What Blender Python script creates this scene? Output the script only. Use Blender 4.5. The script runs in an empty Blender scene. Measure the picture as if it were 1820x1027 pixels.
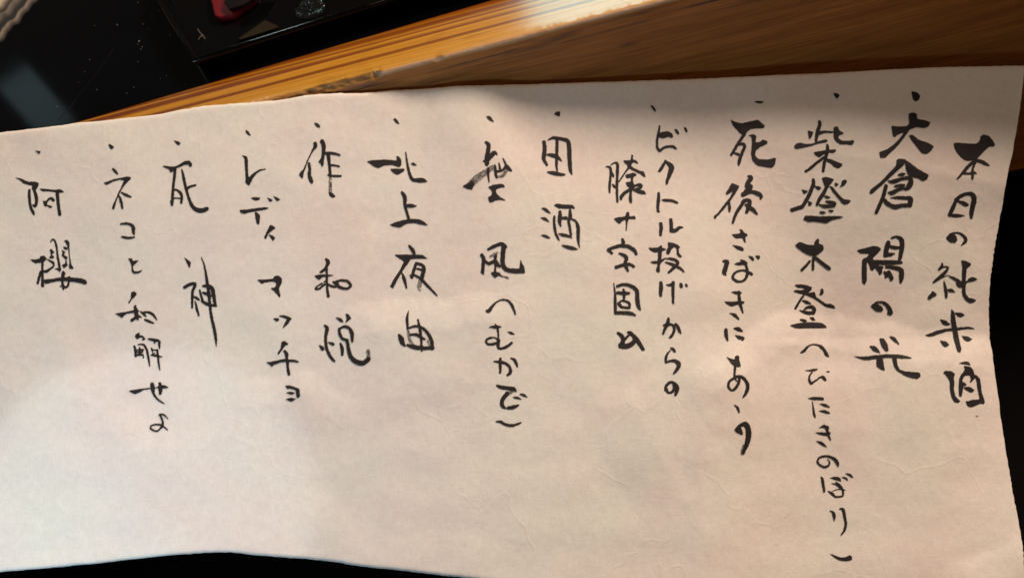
import bpy, bmesh, math, random
from mathutils import Vector, noise
from mathutils.geometry import tessellate_polygon
random.seed(7)
C = bpy.context.scene.collection
scene = bpy.context.scene
R = math.radians

# ---------------------------------------------------------------- camera (metres; the raised counter's front top edge is the X axis)
PITCH, YAW, ROLL, FPX, DEDGE = R(50), R(16), R(24.25), 1748.0, 0.336
CW, CH = 1820.0, 1027.0
F = Vector((-math.sin(YAW) * math.cos(PITCH), math.cos(YAW) * math.cos(PITCH), -math.sin(PITCH)))
R0 = Vector((math.cos(YAW), math.sin(YAW), 0)); U0 = R0.cross(F)
RC = math.cos(ROLL) * R0 - math.sin(ROLL) * U0
UC = math.sin(ROLL) * R0 + math.cos(ROLL) * U0
def ray(x, y):
    return F + (x - CW / 2) / FPX * RC - (y - CH / 2) / FPX * UC
CAM = -DEDGE * ray(882, 78)
cd = bpy.data.cameras.new('camera'); cam = bpy.data.objects.new('camera', cd); C.objects.link(cam)
from mathutils import Matrix
cam.matrix_world = Matrix(((RC.x, UC.x, -F.x, CAM.x), (RC.y, UC.y, -F.y, CAM.y), (RC.z, UC.z, -F.z, CAM.z), (0, 0, 0, 1)))
cd.sensor_width = 36; cd.lens = FPX / CW * 36
cd.clip_start = 0.01; cd.clip_end = 20
cd.dof.use_dof = True; cd.dof.focus_distance = 0.325; cd.dof.aperture_fstop = 15
scene.camera = cam
scene.cycles.filter_width = 1.55

def on_z(x, y, z):
    r = ray(x, y); return CAM + r * ((z - CAM.z) / r.z)

# ---------------------------------------------------------------- world and lamps (a dim bar)
w = bpy.data.worlds.new('World'); scene.world = w; w.use_nodes = True
w.node_tree.nodes['Background'].inputs[0].default_value = (1.0, 0.82, 0.64, 1)
w.node_tree.nodes['Background'].inputs[1].default_value = 0.03
vs = scene.view_settings
vs.view_transform = 'Standard'; vs.look = 'None'; vs.exposure = 0; vs.gamma = 1; vs.use_curve_mapping = False

def lamp(name, loc, target, size, power, color, size_y=None, spread=180):
    d = bpy.data.lights.new(name, 'AREA'); o = bpy.data.objects.new(name, d); C.objects.link(o)
    d.shape = 'DISK' if size_y is None else 'RECTANGLE'; d.size = size
    if size_y: d.size_y = size_y
    d.energy = power; d.color = color; d.spread = R(spread)
    o.location = loc
    o.rotation_euler = (Vector(target) - Vector(loc)).to_track_quat('-Z', 'Y').to_euler()
    return o
KEL = R(56)
LDIR = Vector((0.85, math.cos(KEL), math.sin(KEL))).normalized()
lamp('pendant_lamp', LDIR * 0.95, (0, 0, 0), 0.27, 14.9, (1.0, 0.770, 0.625))
_t = CAM + ray(60, 960) * 0.28
lamp('side_lamp', _t + (-0.50 * RC - 0.45 * UC - 0.74 * F) * 0.26, _t, 0.06, 0.10, (0.40, 0.72, 1.0), spread=75)
# added cool spot, its cone edge standing in for a shadow edge lower left
_t = CAM + ray(62, 935) * 0.28
sd = bpy.data.lights.new('glow_edge_spot', 'SPOT'); so_ = bpy.data.objects.new('glow_edge_spot', sd); C.objects.link(so_)
so_.location = _t + (-0.36 * RC + 0.16 * UC - 0.92 * F) * 0.27
so_.rotation_euler = (_t - so_.location).to_track_quat('-Z', 'Y').to_euler()
sd.spot_size = R(22); sd.spot_blend = 0.30; sd.shadow_soft_size = 0.004; sd.energy = 0.80; sd.color = (0.85, 0.93, 1.0)
lamp('warm_fill_lamp', (0.12, -0.30, 0.95), (0.0, -0.05, 0), 0.4, 2.0, (1.0, 0.70, 0.47))  # added warm fill from overhead, lifts the shaded part of the sheet
def mirror_lamp(name, x, y, dist, size, power, color, size_y=None):
    p = on_z(x, y, 0.0); r = ray(x, y).normalized(); r = Vector((r.x, r.y, -r.z))
    return lamp(name, p + r * dist, p, size, power, color, size_y)
mirror_lamp('wood_highlight_lamp', 1075, 12, 0.9, 0.19, 1.5, (0.55, 1.0, 0.97))  # added lamp, placed so its reflection makes the white highlight on the wood
mirror_lamp('lacquer_patch_lamp', 66, 186, 0.8, 0.040, 0.0035, (0.62, 0.93, 1.0), 0.075)  # added small panel of light, reflected as the pale patch in the lacquer
_c = on_z(400, 90, 0.008)
lamp('rim_glint_lamp', _c + Vector((-0.40, 0.62, 0.68)).normalized() * 0.8, _c, 0.07, 0.30, (0.80, 1.0, 0.92))  # added lamp that puts the glint along the tray rim

# ---------------------------------------------------------------- helpers
def mesh_obj(name, bm, mat=None, parent=None, smooth=True):
    me = bpy.data.meshes.new(name); bm.to_mesh(me); bm.free()
    o = bpy.data.objects.new(name, me); C.objects.link(o)
    if mat: 
        for m in (mat if isinstance(mat, (list, tuple)) else [mat]): me.materials.append(m)
    if smooth:
        for p in me.polygons: p.use_smooth = True
    if parent: o.parent = parent
    return o
def tag(o, label=None, cat=None, kind=None, group=None):
    if label: o['label'] = label
    if cat: o['category'] = cat
    if kind: o['kind'] = kind
    if group: o['group'] = group
    return o
def empty(name, loc=(0, 0, 0)):
    o = bpy.data.objects.new(name, None); C.objects.link(o); o.location = loc; o.empty_display_size = 0.02
    return o
def keep(o):   # children authored in world space under an Empty that stands elsewhere
    o.matrix_parent_inverse = Matrix.Translation(-Vector(o.parent.location)); return o
class NT:
    def __init__(s, name):
        s.m = bpy.data.materials.new(name); s.m.use_nodes = True; s.t = s.m.node_tree
        s.b = s.t.nodes['Principled BSDF']; s.out = s.t.nodes['Material Output']
    def n(s, typ, ins=None, **kw):
        nd = s.t.nodes.new(typ)
        for k, v in kw.items(): setattr(nd, k, v)
        for k, v in (ins or {}).items(): s.put(nd.inputs[k], v)
        return nd
    def put(s, sock, v):
        if isinstance(v, bpy.types.NodeSocket): s.t.links.new(v, sock)
        elif isinstance(v, bpy.types.Node): s.t.links.new(v.outputs[0], sock)
        else: sock.default_value = v
    def math(s, op, a, b=0.0, clamp=False):
        nd = s.n('ShaderNodeMath', operation=op, use_clamp=clamp); s.put(nd.inputs[0], a); s.put(nd.inputs[1], b); return nd.outputs[0]
    def ramp(s, fac, stops, interp='LINEAR'):
        nd = s.n('ShaderNodeValToRGB'); cr = nd.color_ramp; cr.interpolation = interp
        while len(cr.elements) < len(stops): cr.elements.new(0.5)
        for e, (p, c) in zip(cr.elements, stops): e.position = p; e.color = (*c, 1) if len(c) == 3 else c
        s.put(nd.inputs[0], fac); return nd.outputs[0]
    def mix(s, fac, a, b, mode='MIX'):
        nd = s.n('ShaderNodeMix', data_type='RGBA', blend_type=mode)
        s.put(nd.inputs[0], fac); s.put(nd.inputs[6], a if not isinstance(a, tuple) else (*a, 1)); s.put(nd.inputs[7], b if not isinstance(b, tuple) else (*b, 1))
        return nd.outputs[2]
    def noise(s, vec, scale, detail=3, rough=0.5, dist=0.0):
        return s.n('ShaderNodeTexNoise', {'Vector': vec, 'Scale': scale, 'Detail': detail, 'Roughness': rough, 'Distortion': dist}).outputs[0]
    def coord(s, scale=(1, 1, 1), rot=(0, 0, 0)):
        tc = s.n('ShaderNodeTexCoord'); mp = s.n('ShaderNodeMapping', {'Vector': tc.outputs['Object'], 'Scale': scale, 'Rotation': rot}); return mp.outputs[0]
    def bump(s, h, strength, dist):
        return s.n('ShaderNodeBump', {'Height': h, 'Strength': strength, 'Distance': dist}).outputs[0]
    def set(s, **kw):
        for k, v in kw.items():
            s.put(s.b.inputs[k.replace('_', ' ')], v)
        return s.m
# ---------------------------------------------------------------- handwriting, traced stroke by stroke
# every block: (line index, crop x, crop y, crop height, strokes).  A stroke is "x y width, ..."; P = brush blob outline;
# D = dry brush stroke.  "B" starts the bullet dot of the line.
INK = [
(0,1640,220,200,"""
P 280 178 320 172 390 180 495 182 522 150 525 115 555 98 600 108 640 150 662 190 648 210 610 210 570 245 520 295 490 335 440 340 400 342 360 320 310 265 288 225
480 335 30 420 385 32 370 445 30 315 505 14
470 335 28 530 345 38 580 370 32 612 382 8
480 350 26 455 420 24 455 490 26 455 508 12
380 455 22 430 455 26 470 448 28 492 458 10
300 700 34 340 665 36 400 640 34 450 645 44 470 690 48 455 760 46 445 820 42 445 860 26
310 690 28 285 745 38 260 800 40 238 835 26
240 835 24 300 838 34 345 838 26 385 840 6
320 705 18 360 720 36 390 735 40 415 740 20
"""),
(0,1640,400,200,"""
P 210 115 235 90 290 78 310 105 318 140 300 162 260 162 228 142
240 88 14 280 72 16 330 72 20 370 95 28 395 135 34 375 165 26 350 185 6
175 345 12 178 370 26 150 400 20 148 410 14
150 405 16 195 380 14 232 385 18 205 430 30 150 480 34 98 522 18
98 522 14 160 485 14 220 460 10 250 463 10
250 470 18 310 500 34 340 540 60 365 555 30
P 350 318 400 328 442 350 435 372 405 390 398 440 395 500 360 510 358 440 362 380
375 500 40 375 570 36 380 630 34 410 675 40 450 688 44 480 685 16
400 520 12 430 500 34 460 492 40 498 494 8
365 545 30 400 520 16
195 510 10 205 560 26 215 620 30 215 660 20
225 590 16 260 595 34 298 612 6
P 42 655 75 620 88 598 112 612 132 632 118 648 95 655 65 682 48 672
"""),
(0,1640,560,200,"""
262 -52 8 275 -20 34 280 50 44 292 120 46 305 200 48 322 270 46 335 320 40 340 330 20
300 -20 16 335 -5 44 360 -2 38 382 0 6
160 36 4 195 65 44 230 80 30 252 78 6
25 182 6 70 180 34 140 155 36 220 135 30 300 128 26 400 115 24 440 118 20 475 124 4
358 190 6 395 212 44 425 220 38 450 216 6
160 230 6 195 258 50 220 268 44 240 268 10
335 438 6 380 435 28 410 438 30 430 452 14
P 375 460 402 462 440 470 465 505 470 535 500 552 525 580 535 650 540 700 560 760 568 790 550 805 520 800 515 740 500 680 490 600 480 572 462 590 440 612 430 608 440 580 432 552 405 545 375 560 360 600 395 620 400 640 370 650 365 700 355 745 330 738 328 660 330 590 345 545 385 500
380 660 16 420 672 42 450 685 38 470 680 8
398 785 10 430 805 64 480 795 56 530 785 40 555 795 30
P 185 525 205 505 265 510 295 535 285 570 290 620 285 680 300 740 350 785 320 800 285 790 262 745 248 680 248 610 230 570 205 540
485 918 6 510 922 6
"""),
(1,1520,150,240,"""
B P 425 52 470 60 495 85 485 120 455 132 435 110
P 405 225 435 212 470 225 470 262 520 270 575 290 555 325 520 335 470 325 415 345 360 370 320 385 300 405 285 390 272 312 330 322 390 318 410 300
P 385 345 415 345 370 410 320 475 270 520 230 558 190 562 180 515 240 495 290 460 340 410
P 405 385 440 385 490 425 545 440 600 470 580 505 545 532 505 525 470 480 430 430
P 315 568 375 565 380 605 340 640 270 705 190 780 125 836 108 825 120 795 190 745 260 670 310 620
P 370 565 410 590 480 645 520 665 562 690 545 725 515 738 480 715 430 705 400 690 385 640 378 600
330 690 16 360 685 28 380 680 10
250 735 8 290 740 34 350 720 28 410 712 30 425 740 40 405 780 44 385 800 20
300 775 14 340 770 30 375 768 20
250 820 10 280 825 36 330 800 26 385 790 20
235 770 30 215 850 32 190 910 30 160 975 28
225 880 30 245 905 36 280 925 30
245 905 20 300 930 38 360 920 30 420 920 30
270 865 8 330 862 28 390 865 30 420 870 40 415 920 40
"""),
(1,1500,410,280,"""
P 80 128 140 112 190 98 230 105 243 120 220 150 190 175 190 190 280 190 380 195 385 215 340 222 260 225 225 222 200 245 185 265 170 250 165 225 150 200 150 250 150 330 135 352 118 340 115 270 118 185 150 172 165 150 110 150
310 50 14 340 40 18 375 60 32 378 110 32 365 180 26 360 195 14
290 75 30 278 120 36 268 165 26
270 160 24 300 155 28 330 150 10
290 100 18 330 110 26 370 110 16
275 235 22 320 240 26 370 255 34 375 300 34 370 335 20
205 235 16 235 260 34 235 280 20
265 270 20 280 290 30 270 305 14
290 270 30 310 310 30 305 325 12
220 235 20 250 240 20
P 172 490 205 462 240 455 280 465 310 500 322 535 305 555 280 545 285 520 270 490 240 470 215 472 225 480 245 490 258 510 250 528 220 530 195 515
170 752 8 200 768 34 235 795 6
P 228 698 262 700 285 740 293 785 270 785 245 755
300 690 8 325 705 26 358 738 8
70 818 4 140 830 24 220 820 24 300 815 24 380 820 24 438 828 8
P 212 830 255 830 262 880 268 912 235 900 210 880
P 312 825 345 830 348 870 365 905 400 915 450 920 495 922 500 950 475 965 430 955 390 940 345 910 325 880
"""),
(2,1390,150,200,"""
B P 465 82 500 80 530 102 500 135 485 120
P 235 420 290 435 270 480 250 505 240 470
340 340 30 345 370 36 325 430 36 312 500 28 312 525 24
330 450 40 380 435 26 440 435 20 470 435 14
P 105 570 130 540 170 532 210 545 280 540 340 515 400 502 420 515 410 528 340 540 240 570 130 592
P 468 390 510 383 522 420 560 440 560 455 520 465 512 490 540 512 600 515 650 508 662 525 640 558 590 548 530 548 495 525 470 490
412 550 20 415 590 36 400 660 32 385 730 32 375 795 26
P 285 620 350 608 400 600 450 595 490 590 495 610 470 628 420 625 380 640 345 668 310 655
380 670 30 320 715 26 260 765 30 215 795 24
P 405 675 440 680 510 710 552 725 545 750 515 768 480 758 440 720 408 705
"""),
(2,1390,310,200,"""
285 45 28 285 90 38 255 170 38 220 240 38 185 295 36
185 295 40 130 312 38 90 325 40
P 175 135 235 148 230 165 200 182
P 295 105 340 108 362 125 340 145 310 135
P 235 240 275 255 270 280 240 290
P 362 30 400 22 470 40 472 55 440 95 425 120 400 120 385 100 375 70
410 110 34 380 170 36 340 230 36 318 280 26
P 430 105 460 110 520 185 560 225 632 235 610 265 570 278 545 262 520 225 460 160
P 480 70 520 90 500 110 482 108
P 522 122 540 90 545 55 580 45 595 65 575 100
385 195 10 410 208 30 440 210 10
400 245 16 440 255 34 480 265 36 470 290 30
340 275 14 380 290 34 430 290 34 480 285 26
350 345 20 375 350 26 397 348 10
428 328 14 448 335 26 470 330 8
P 190 410 210 375 260 375 340 382 440 378 520 378 560 388 540 398 470 412 440 425 410 448 350 438 290 430 240 435
P 115 645 160 612 230 640 290 645 300 610 320 585 342 590 335 630 370 640 384 670 375 695 330 730 300 745 250 738 200 715 150 680
290 740 24 285 790 26 283 865 26
255 790 24 225 825 26 180 872 28
305 760 30 360 805 36 420 850 36 438 862 24
"""),
(2,1390,490,200,"""
P 110 82 160 76 230 85 275 105 268 130 240 155 270 150 300 145 310 190 350 220 400 255 440 252 475 270 490 298 460 298 400 285 350 250 290 210 230 182 200 172 150 160 100 145 120 128 170 130 205 125 190 112 140 110
200 175 20 165 225 22 135 275 24 120 302 20
P 350 120 375 115 384 150 365 178 338 178 350 150
185 225 12 220 240 34 262 255 14
200 310 14 240 285 30 285 290 38 295 325 32 280 350 20
158 315 8 200 330 30 250 340 36 290 330 20
170 400 20 200 408 28 225 412 10
255 380 10 280 392 34 302 405 8
P 62 452 130 435 200 422 300 422 370 430 395 450 412 474 350 478 250 475 130 482
L 168 702 10 200 685 28 230 650 22 270 628 14 320 630 18 360 650 30 390 685 30 405 715 34 425 738 10
"""),
(2,1400,650,200,"""
L 160 40 4 200 42 18 245 35 24 268 30 16
L 225 55 14 200 90 18 198 130 26 215 160 28
L 215 160 24 260 130 16 300 100 18 325 105 34 345 130 24
L 352 50 4 370 52 16 382 54 8
L 185 294 4 230 296 28 280 296 30 322 300 28
L 225 325 8 235 390 18 242 440 24 252 470 12
L 290 345 4 335 355 28 380 374 12
L 285 408 4 340 416 28 382 430 14
L 285 562 4 325 552 26 360 560 34 374 570 16
L 250 606 4 310 615 26 360 622 30 385 610 20
L 330 535 10 350 560 24 368 610 26 380 650 20 395 680 6
L 262 684 4 310 705 30 355 738 8
L 362 845 6 382 875 14 375 905 20 340 920 22 300 905 22 272 875 20 285 840 20 330 822 20 380 825 22 430 850 30 455 885 34 462 912 16
"""),
(2,1400,820,200,"""
L 303 135 8 318 160 28 325 210 26 335 270 22
388 148 6 430 150 32 470 160 32 482 180 10
L 400 200 6 440 205 22 480 235 22 525 260 8
L 440 185 14 480 220 24 505 270 22 505 310 18
L 370 268 14 410 295 28 440 320 20 505 312 18
L 400 275 8 440 255 10 490 250 12
L 495 140 8 530 150 22 548 170 8
L 530 106 8 570 122 26 598 146 8
L 385 445 6 415 465 30 425 500 30 425 535 12
L 475 430 16 505 435 30 520 500 28 530 570 26 515 630 24 480 675 6
385 838 4 430 862 22 480 885 32 540 885 40 570 875 50
"""),
(3,1250,160,240,"""
B 395 90 12 425 94 20 455 92 8
P 205 222 235 240 290 255 350 240 420 225 440 250 468 270 460 292 410 292 360 298 335 318 320 345 300 345 280 330 250 300 222 268
310 340 26 270 400 24 240 450 24 212 495 20
275 415 20 300 410 26 315 430 26 295 480 24 275 540 28 270 572 14
235 480 16 270 490 22
P 340 345 380 335 405 350 398 400 430 395 450 375 490 390 485 412 440 430 400 460 395 500 420 525 490 530 540 515 554 520 545 570 525 592 480 588 410 575 375 540 362 490 370 400 365 355
P 215 708 240 715 275 730 265 755 230 810 190 865 150 915 108 960 90 985 78 960 110 935 150 880 200 820 225 770 180 798 168 785 195 745
195 855 20 200 895 24 200 925 14
340 655 16 365 665 34 340 705 36 330 730 30
330 730 40 360 735 40 330 770 40 300 800 30
300 795 34 360 775 30 410 785 34 440 805 30 435 828 14
290 855 10 310 840 26 350 840 30 350 870 34 330 930 26
320 870 16 350 890 34 385 915 30 410 945 14
310 850 24 280 890 28 245 950 24 225 1010 20
"""),
(3,1250,380,240,"""
P 213 155 265 152 285 140 273 115 298 120 312 145 335 150 338 168 320 175 325 220 310 215 298 185 250 188 230 175
225 240 6 260 255 28 295 270 28 302 280 10
152 360 20 180 365 36 170 410 38 160 450 34 175 468 10
237 382 6 280 378 30 330 375 20
285 350 10 315 370 28 330 410 22 335 460 24 310 505 22 270 515 20 235 500 24 225 470 22 255 440 18 300 430 18 345 445 24 370 460 24
P 338 318 375 322 390 345 380 362 360 345
P 390 318 430 315 432 335 418 352
215 595 6 255 600 28 285 600 20
270 590 20 275 650 26 285 700 24 302 752 12
P 155 662 215 668 270 660 316 665 310 682 260 690 215 705 185 690
202 755 6 240 770 26 270 800 14
172 878 26 175 920 30 185 962 16
230 870 6 265 875 32 298 892 14
243 922 6 275 940 32 308 945 20 295 960 14
"""),
(3,1250,600,220,"""
P 188 155 240 175 262 180 262 155 285 143 302 158 298 185 315 238 280 244 240 225 215 190
265 235 24 260 290 20 262 330 20 280 360 10
300 320 26 295 370 24 265 420 24 235 435 18 210 405 22 215 365 22 255 335 22 300 320 28 345 345 26 370 400 32 355 455 28 330 495 12
258 555 6 285 580 24 298 618 14
P 255 765 275 735 310 705 350 690 385 715 402 780 395 850 370 910 330 968 315 955 340 890 352 820 352 760 340 735 315 735 320 760 335 800 310 802 275 785
D 345 890 40 330 945 44 322 962 30
"""),
(4,1130,170,160,"""
B P 162 108 195 115 220 150 232 180 218 188 190 155
272 345 20 262 420 30 245 500 30 245 590 30 275 630 34
275 630 36 330 590 30 410 580 34 440 590 34 468 612 10
P 255 430 300 415 360 405 410 425 432 470 415 482 370 470 330 485 290 485 265 470
P 435 380 470 385 500 430 485 450 455 425
P 548 355 580 370 594 410 575 425 555 390
340 745 30 310 800 38 275 855 36 258 868 16
P 325 745 350 740 400 765 432 790 442 830 410 910 380 970 362 1020 340 1018 340 970 360 890 378 820 345 780
"""),
(4,1130,310,160,"""
262 215 36 258 300 40 250 380 34 258 420 36 275 425 10
295 290 10 340 295 36 410 300 36 460 318 34 482 328 14
285 560 44 290 610 44 285 660 40 282 690 36
400 515 44 405 580 44 405 640 44
405 640 50 450 640 46 500 605 36 545 606 6
"""),
(4,1130,420,160,"""
P 140 125 200 130 255 125 285 97 303 110 300 130 345 140 345 158 300 165 296 230 290 262 340 240 350 248 290 300 275 330 278 410 240 412 228 380 245 340 245 312 200 312 158 292 200 280 250 280 255 180 215 185 175 165
P 365 65 420 70 480 95 508 120 490 145 495 190 530 230 515 242 485 235 465 200 465 140 440 120 410 145 390 190 375 208 350 200 345 170 370 120
345 255 16 400 255 34 460 275 38 480 310 38 450 340 40 410 380 36 375 412 30
340 295 16 390 310 34 440 330 40 500 360 34 550 402 20
285 525 40 290 580 50 285 630 46 285 680 30
345 552 8 390 555 36 430 535 40
428 520 36 425 600 38 425 680 34 428 760 30
P 500 528 530 530 542 580 515 590 498 568
P 560 540 580 535 598 570 580 580 562 565
"""),
(4,1130,560,160,"""
372 35 30 365 90 44 340 140 38 312 210 26
315 115 20 360 105 40 410 105 28 440 140 34 430 200 34 400 245 34 380 255 16
450 95 24 480 130 38 500 180 36 515 208 16
P 388 370 415 360 445 380 465 420 440 425 415 400
400 395 10 360 440 26 345 490 32 345 535 26
345 535 24 400 520 30 450 520 40 490 555 54 480 600 46 440 655 28 425 662 10
330 860 16 345 810 36 390 765 34 440 775 36 470 820 54 465 870 48 450 915 26
345 840 40 370 880 34 410 875 34 440 830 36 430 790 30
"""),
(4,1060,270,160,"""
110 170 14 150 175 34 165 215 32 160 300 32 150 400 32 150 465 20
165 150 14 210 125 24 240 140 36 240 240 36 235 350 34 235 480 34 240 572 26
175 230 20 190 270 30 195 290 14
185 370 20 205 395 34 220 410 16
P 300 100 350 95 390 95 395 60 400 28 420 40 415 85 455 95 480 135 460 138 430 118 410 130 395 160 440 190 500 215 545 225 565 290 545 288 500 255 440 225 400 205 355 180 350 150 325 130
365 185 24 310 260 20 258 340 18
P 330 260 390 245 420 235 460 250 460 270 420 285 420 345 440 390 430 420 410 440 405 500 410 585 390 590 370 560 370 500 380 440 375 410 345 385 332 345 365 340 390 340 392 290 350 305 335 285
420 400 24 460 380 30 500 380 50 510 405 30 450 425 30
420 430 24 480 450 44 540 465 44 565 482 8
375 435 40 320 470 40 285 510 44 280 540 30
P 195 760 250 742 330 735 340 690 360 680 378 695 378 735 440 728 452 768 400 765 368 770 352 830 348 895 335 900 335 830 330 775 300 785 268 822 235 805
"""),
(4,1060,410,230,"""
205 65 20 215 95 34
95 150 26 130 135 28 190 120 30 250 125 32 300 155 32 318 190 18
95 150 30 125 180 20
180 178 14 220 195 32 240 220 30 225 255 26
155 290 30 200 275 28 260 265 26 300 285 20
225 255 26 240 295 28 252 320 18
138 415 8 148 500 18 150 580 26 152 650 26
152 650 30 210 650 30 270 655 32 310 670 14
165 440 24 220 425 26 280 440 30 320 475 32 325 540 36 335 600 32 350 628 12
165 490 24 210 495 28 260 495 22
215 462 16 220 500 26 220 540 20
170 575 14 210 555 20 260 575 24 260 610 24
180 580 30 200 605 26 265 612 20
170 810 24 205 840 36 210 880 34 190 910 40
190 910 46 240 915 44 290 890 40 300 850 30 270 810 30 250 805 20
265 805 26 310 850 36 345 900 36 372 942 28
215 870 28 240 845 20 265 820 20
"""),
(5,930,190,140,"""
B P 400 98 430 62 485 65 478 130 440 118
270 455 50 280 540 56 270 640 58 270 690 50 310 760 34
320 435 14 390 405 40 480 415 46 580 450 56 600 560 60 605 700 58 615 820 48 635 880 22
440 420 40 440 540 44 435 680 40 435 780 36 448 845 16
318 625 30 370 630 50 450 660 48 505 712 10
320 850 24 400 865 56 480 880 46 540 885 30
"""),
(5,930,350,110,"""
P 505 135 560 108 660 125 780 125 830 140 865 195 780 195 660 195 590 190 540 160
300 185 6 360 205 56 410 240 46 455 275 8
285 345 6 360 365 52 430 412 10
290 632 6 370 650 52 445 685 14
515 320 40 515 450 46 540 600 46 575 680 40 605 725 14
610 240 50 610 340 72 605 420 60 625 490 20
640 350 50 720 350 56
775 215 40 780 320 66 755 400 50 775 520 46 795 640 36
800 365 30 870 400 36 910 500 64 912 620 60 915 730 48 935 835 16
590 605 16 660 630 56 740 645 48 815 680 12
640 800 16 720 825 56 830 850 58 908 868 10
"""),
(6,810,190,190,"""
B P 288 88 330 88 350 115 370 145 340 138 310 118
290 340 30 315 365 40 310 430 44 300 500 50 300 555 40
310 500 50 345 465 50 375 440 40 400 465 8
265 520 16 300 530 40
D 80 765 30 130 755 70 200 690 70 290 625 60 360 580 50
P 70 762 130 725 160 710 180 740 160 798 110 790
312 590 20 312 650 24 320 725 14
450 490 8 475 540 22 490 590 22
P 365 560 380 545 395 590 400 660 405 690 385 690 370 650
415 540 14 425 590 24 430 620 20
400 620 26 450 610 24 490 570 30 535 615 20
480 560 24 500 590 34 535 615 16
D 400 670 20 450 660 40 490 610 30
P 310 768 370 745 440 738 465 750 475 775 430 775 390 790 385 810 400 840 430 868 460 880 482 902 440 895 390 895 360 912 330 920 312 895 310 865 340 850 350 815 330 790
"""),
(6,830,410,190,"""
205 180 30 250 155 36 310 130 36 345 130 36 375 160 28
355 140 50 345 230 46 345 320 46 375 370 44 440 385 48 510 385 50
P 515 270 530 310 550 345 560 410 520 412 495 395 505 340
D 220 250 20 270 225 34 295 210 24
140 230 34 160 270 40 155 340 34 150 400 34 162 412 16
180 290 20 210 315 36 270 285 26
275 240 34 270 300 26 272 350 20 270 390 24
270 290 40 300 330 40 320 345 20
P 228 400 270 392 310 400 340 435 390 440 410 465 370 450 330 440 300 430 270 455 245 430
185 765 20 210 770 40 250 715 26 300 675 16 350 662 18 400 675 22 440 730 28 465 800 18
"""),
(6,830,560,210,"""
195 102 8 250 100 30 300 102 8
245 75 10 265 110 20 272 170 18 270 220 22
270 215 20 240 195 16 190 200 22 165 225 22 180 250 22 230 250 26 270 235 24
275 215 34 270 270 30 290 290 24 340 275 28 390 240 24
355 145 10 385 155 26 408 165 14
235 402 14 280 405 26 340 420 26 375 460 26 375 500 32 350 520 22
290 375 24 290 430 26 288 500 22
378 372 10 410 385 28 430 420 24 438 448 14
260 610 20 300 625 34 370 635 34 410 640 34 428 662 10
D 410 650 36 350 680 44
350 680 40 310 730 36 305 780 36 330 805 26
350 805 26 400 798 36 450 778 14
400 712 8 435 715 24 470 730 8
462 685 12 490 692 26 522 710 8
250 922 8 290 925 26 340 950 26 400 955 26 470 932 14
"""),
(7,640,200,220,"""
B P 272 50 295 48 315 70 328 98 305 92 285 72
P 50 404 120 395 200 390 270 395 305 400 300 360 325 365 345 400 340 445 320 455 270 435 200 440 150 464 110 445
P 245 468 300 466 368 465 370 485 310 520 275 500
380 330 10 388 400 18 405 490 24 430 550 28 460 565 26
P 440 550 490 540 530 545 565 575 500 583 455 575
P 415 425 445 412 475 440 440 438
345 660 20 370 700 34 375 780 26 395 850 26 405 885 24
P 375 765 420 753 480 775 430 790 385 788
P 240 932 300 905 390 885 440 882 490 885 530 905 570 938 510 930 450 915 390 920 330 955 280 945
"""),
(7,670,420,220,"""
265 75 16 290 105 30 310 140 26 315 150 16
P 140 152 220 150 300 150 380 152 425 188 350 185 280 190 265 215 250 240 230 245 220 205 180 180
240 215 34 200 285 28 160 350 30 125 415 34
115 410 14 135 430 10
205 300 10 225 350 30 245 430 14
325 220 24 300 300 28 290 345 20 275 320 12
325 225 28 370 235 28 390 270 34 370 350 36
D 370 350 36 350 420 38 360 450 20
320 265 14 380 280 24
300 315 16 360 350 24 430 420 24 500 492 12
262 615 6 250 680 24 255 760 24
D 255 760 24 270 850 26 300 900 30
P 170 805 195 810 225 840 230 880 245 915 215 910 185 880
340 690 16 355 760 26 365 840 24 372 950 16
265 760 16 310 745 22 370 755 24 420 800 28 455 870 30 460 935 24
275 815 20 330 815 26 380 845 26 405 852 6
250 900 20 300 915 36 370 925 36 470 925 24
D 420 860 20 440 910 24
"""),
(8,510,200,170,"""
B P 285 108 330 115 358 145 355 165 320 155
300 330 40 305 360 44 270 420 20 225 510 16 185 610 20 155 660 40 165 700 14
P 128 660 175 620 180 650 172 710 140 690
235 545 30 245 610 34 240 670 40 260 730 46 270 755 26
375 305 44 395 360 48 390 440 36 380 520 36 380 570 24
P 335 530 365 490 395 500 390 575 360 550
395 440 30 460 435 30 530 445 28 570 460 20
445 460 44 455 560 34 465 680 34
D 465 680 34 465 780 38 465 850 40
P 450 850 490 862 525 900 500 918 465 905 448 880
460 570 26 510 568 26 562 580 20
440 670 20 500 682 28 580 682 26
"""),
(8,530,440,220,"""
230 95 20 248 120 36 235 155 26
230 165 20 200 195 24 180 205 14
235 160 20 238 250 22 240 330 20 250 405 26
P 132 232 180 222 230 220 300 228 260 240 200 245 175 268 155 258
185 205 14 240 180 20
215 285 14 240 270 16
145 340 24 175 340 20 210 310 20 240 300 16
150 325 14 200 295 14
240 300 20 280 320 22 310 325 20
290 285 20 320 300 34 340 325 28 400 340 24 435 315 24 410 280 24 360 270 20 315 280 20
220 645 20 240 670 34 228 740 26 235 830 26 265 900 28 300 940 20
178 812 16 200 835 34 212 845 18
250 785 8 285 798 28 302 805 8
315 580 8 350 598 28 372 615 10
P 388 545 415 548 443 585 415 608 390 628 402 580
340 670 24 345 715 26 370 755 26 405 765 26
335 680 14 375 655 24 420 665 26 445 710 34 448 775 24
405 765 28 415 830 32 435 900 36 480 945 44 540 955 40 585 920 40
D 585 920 40 580 850 30
350 795 20 365 840 30 365 890 24
"""),
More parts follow.
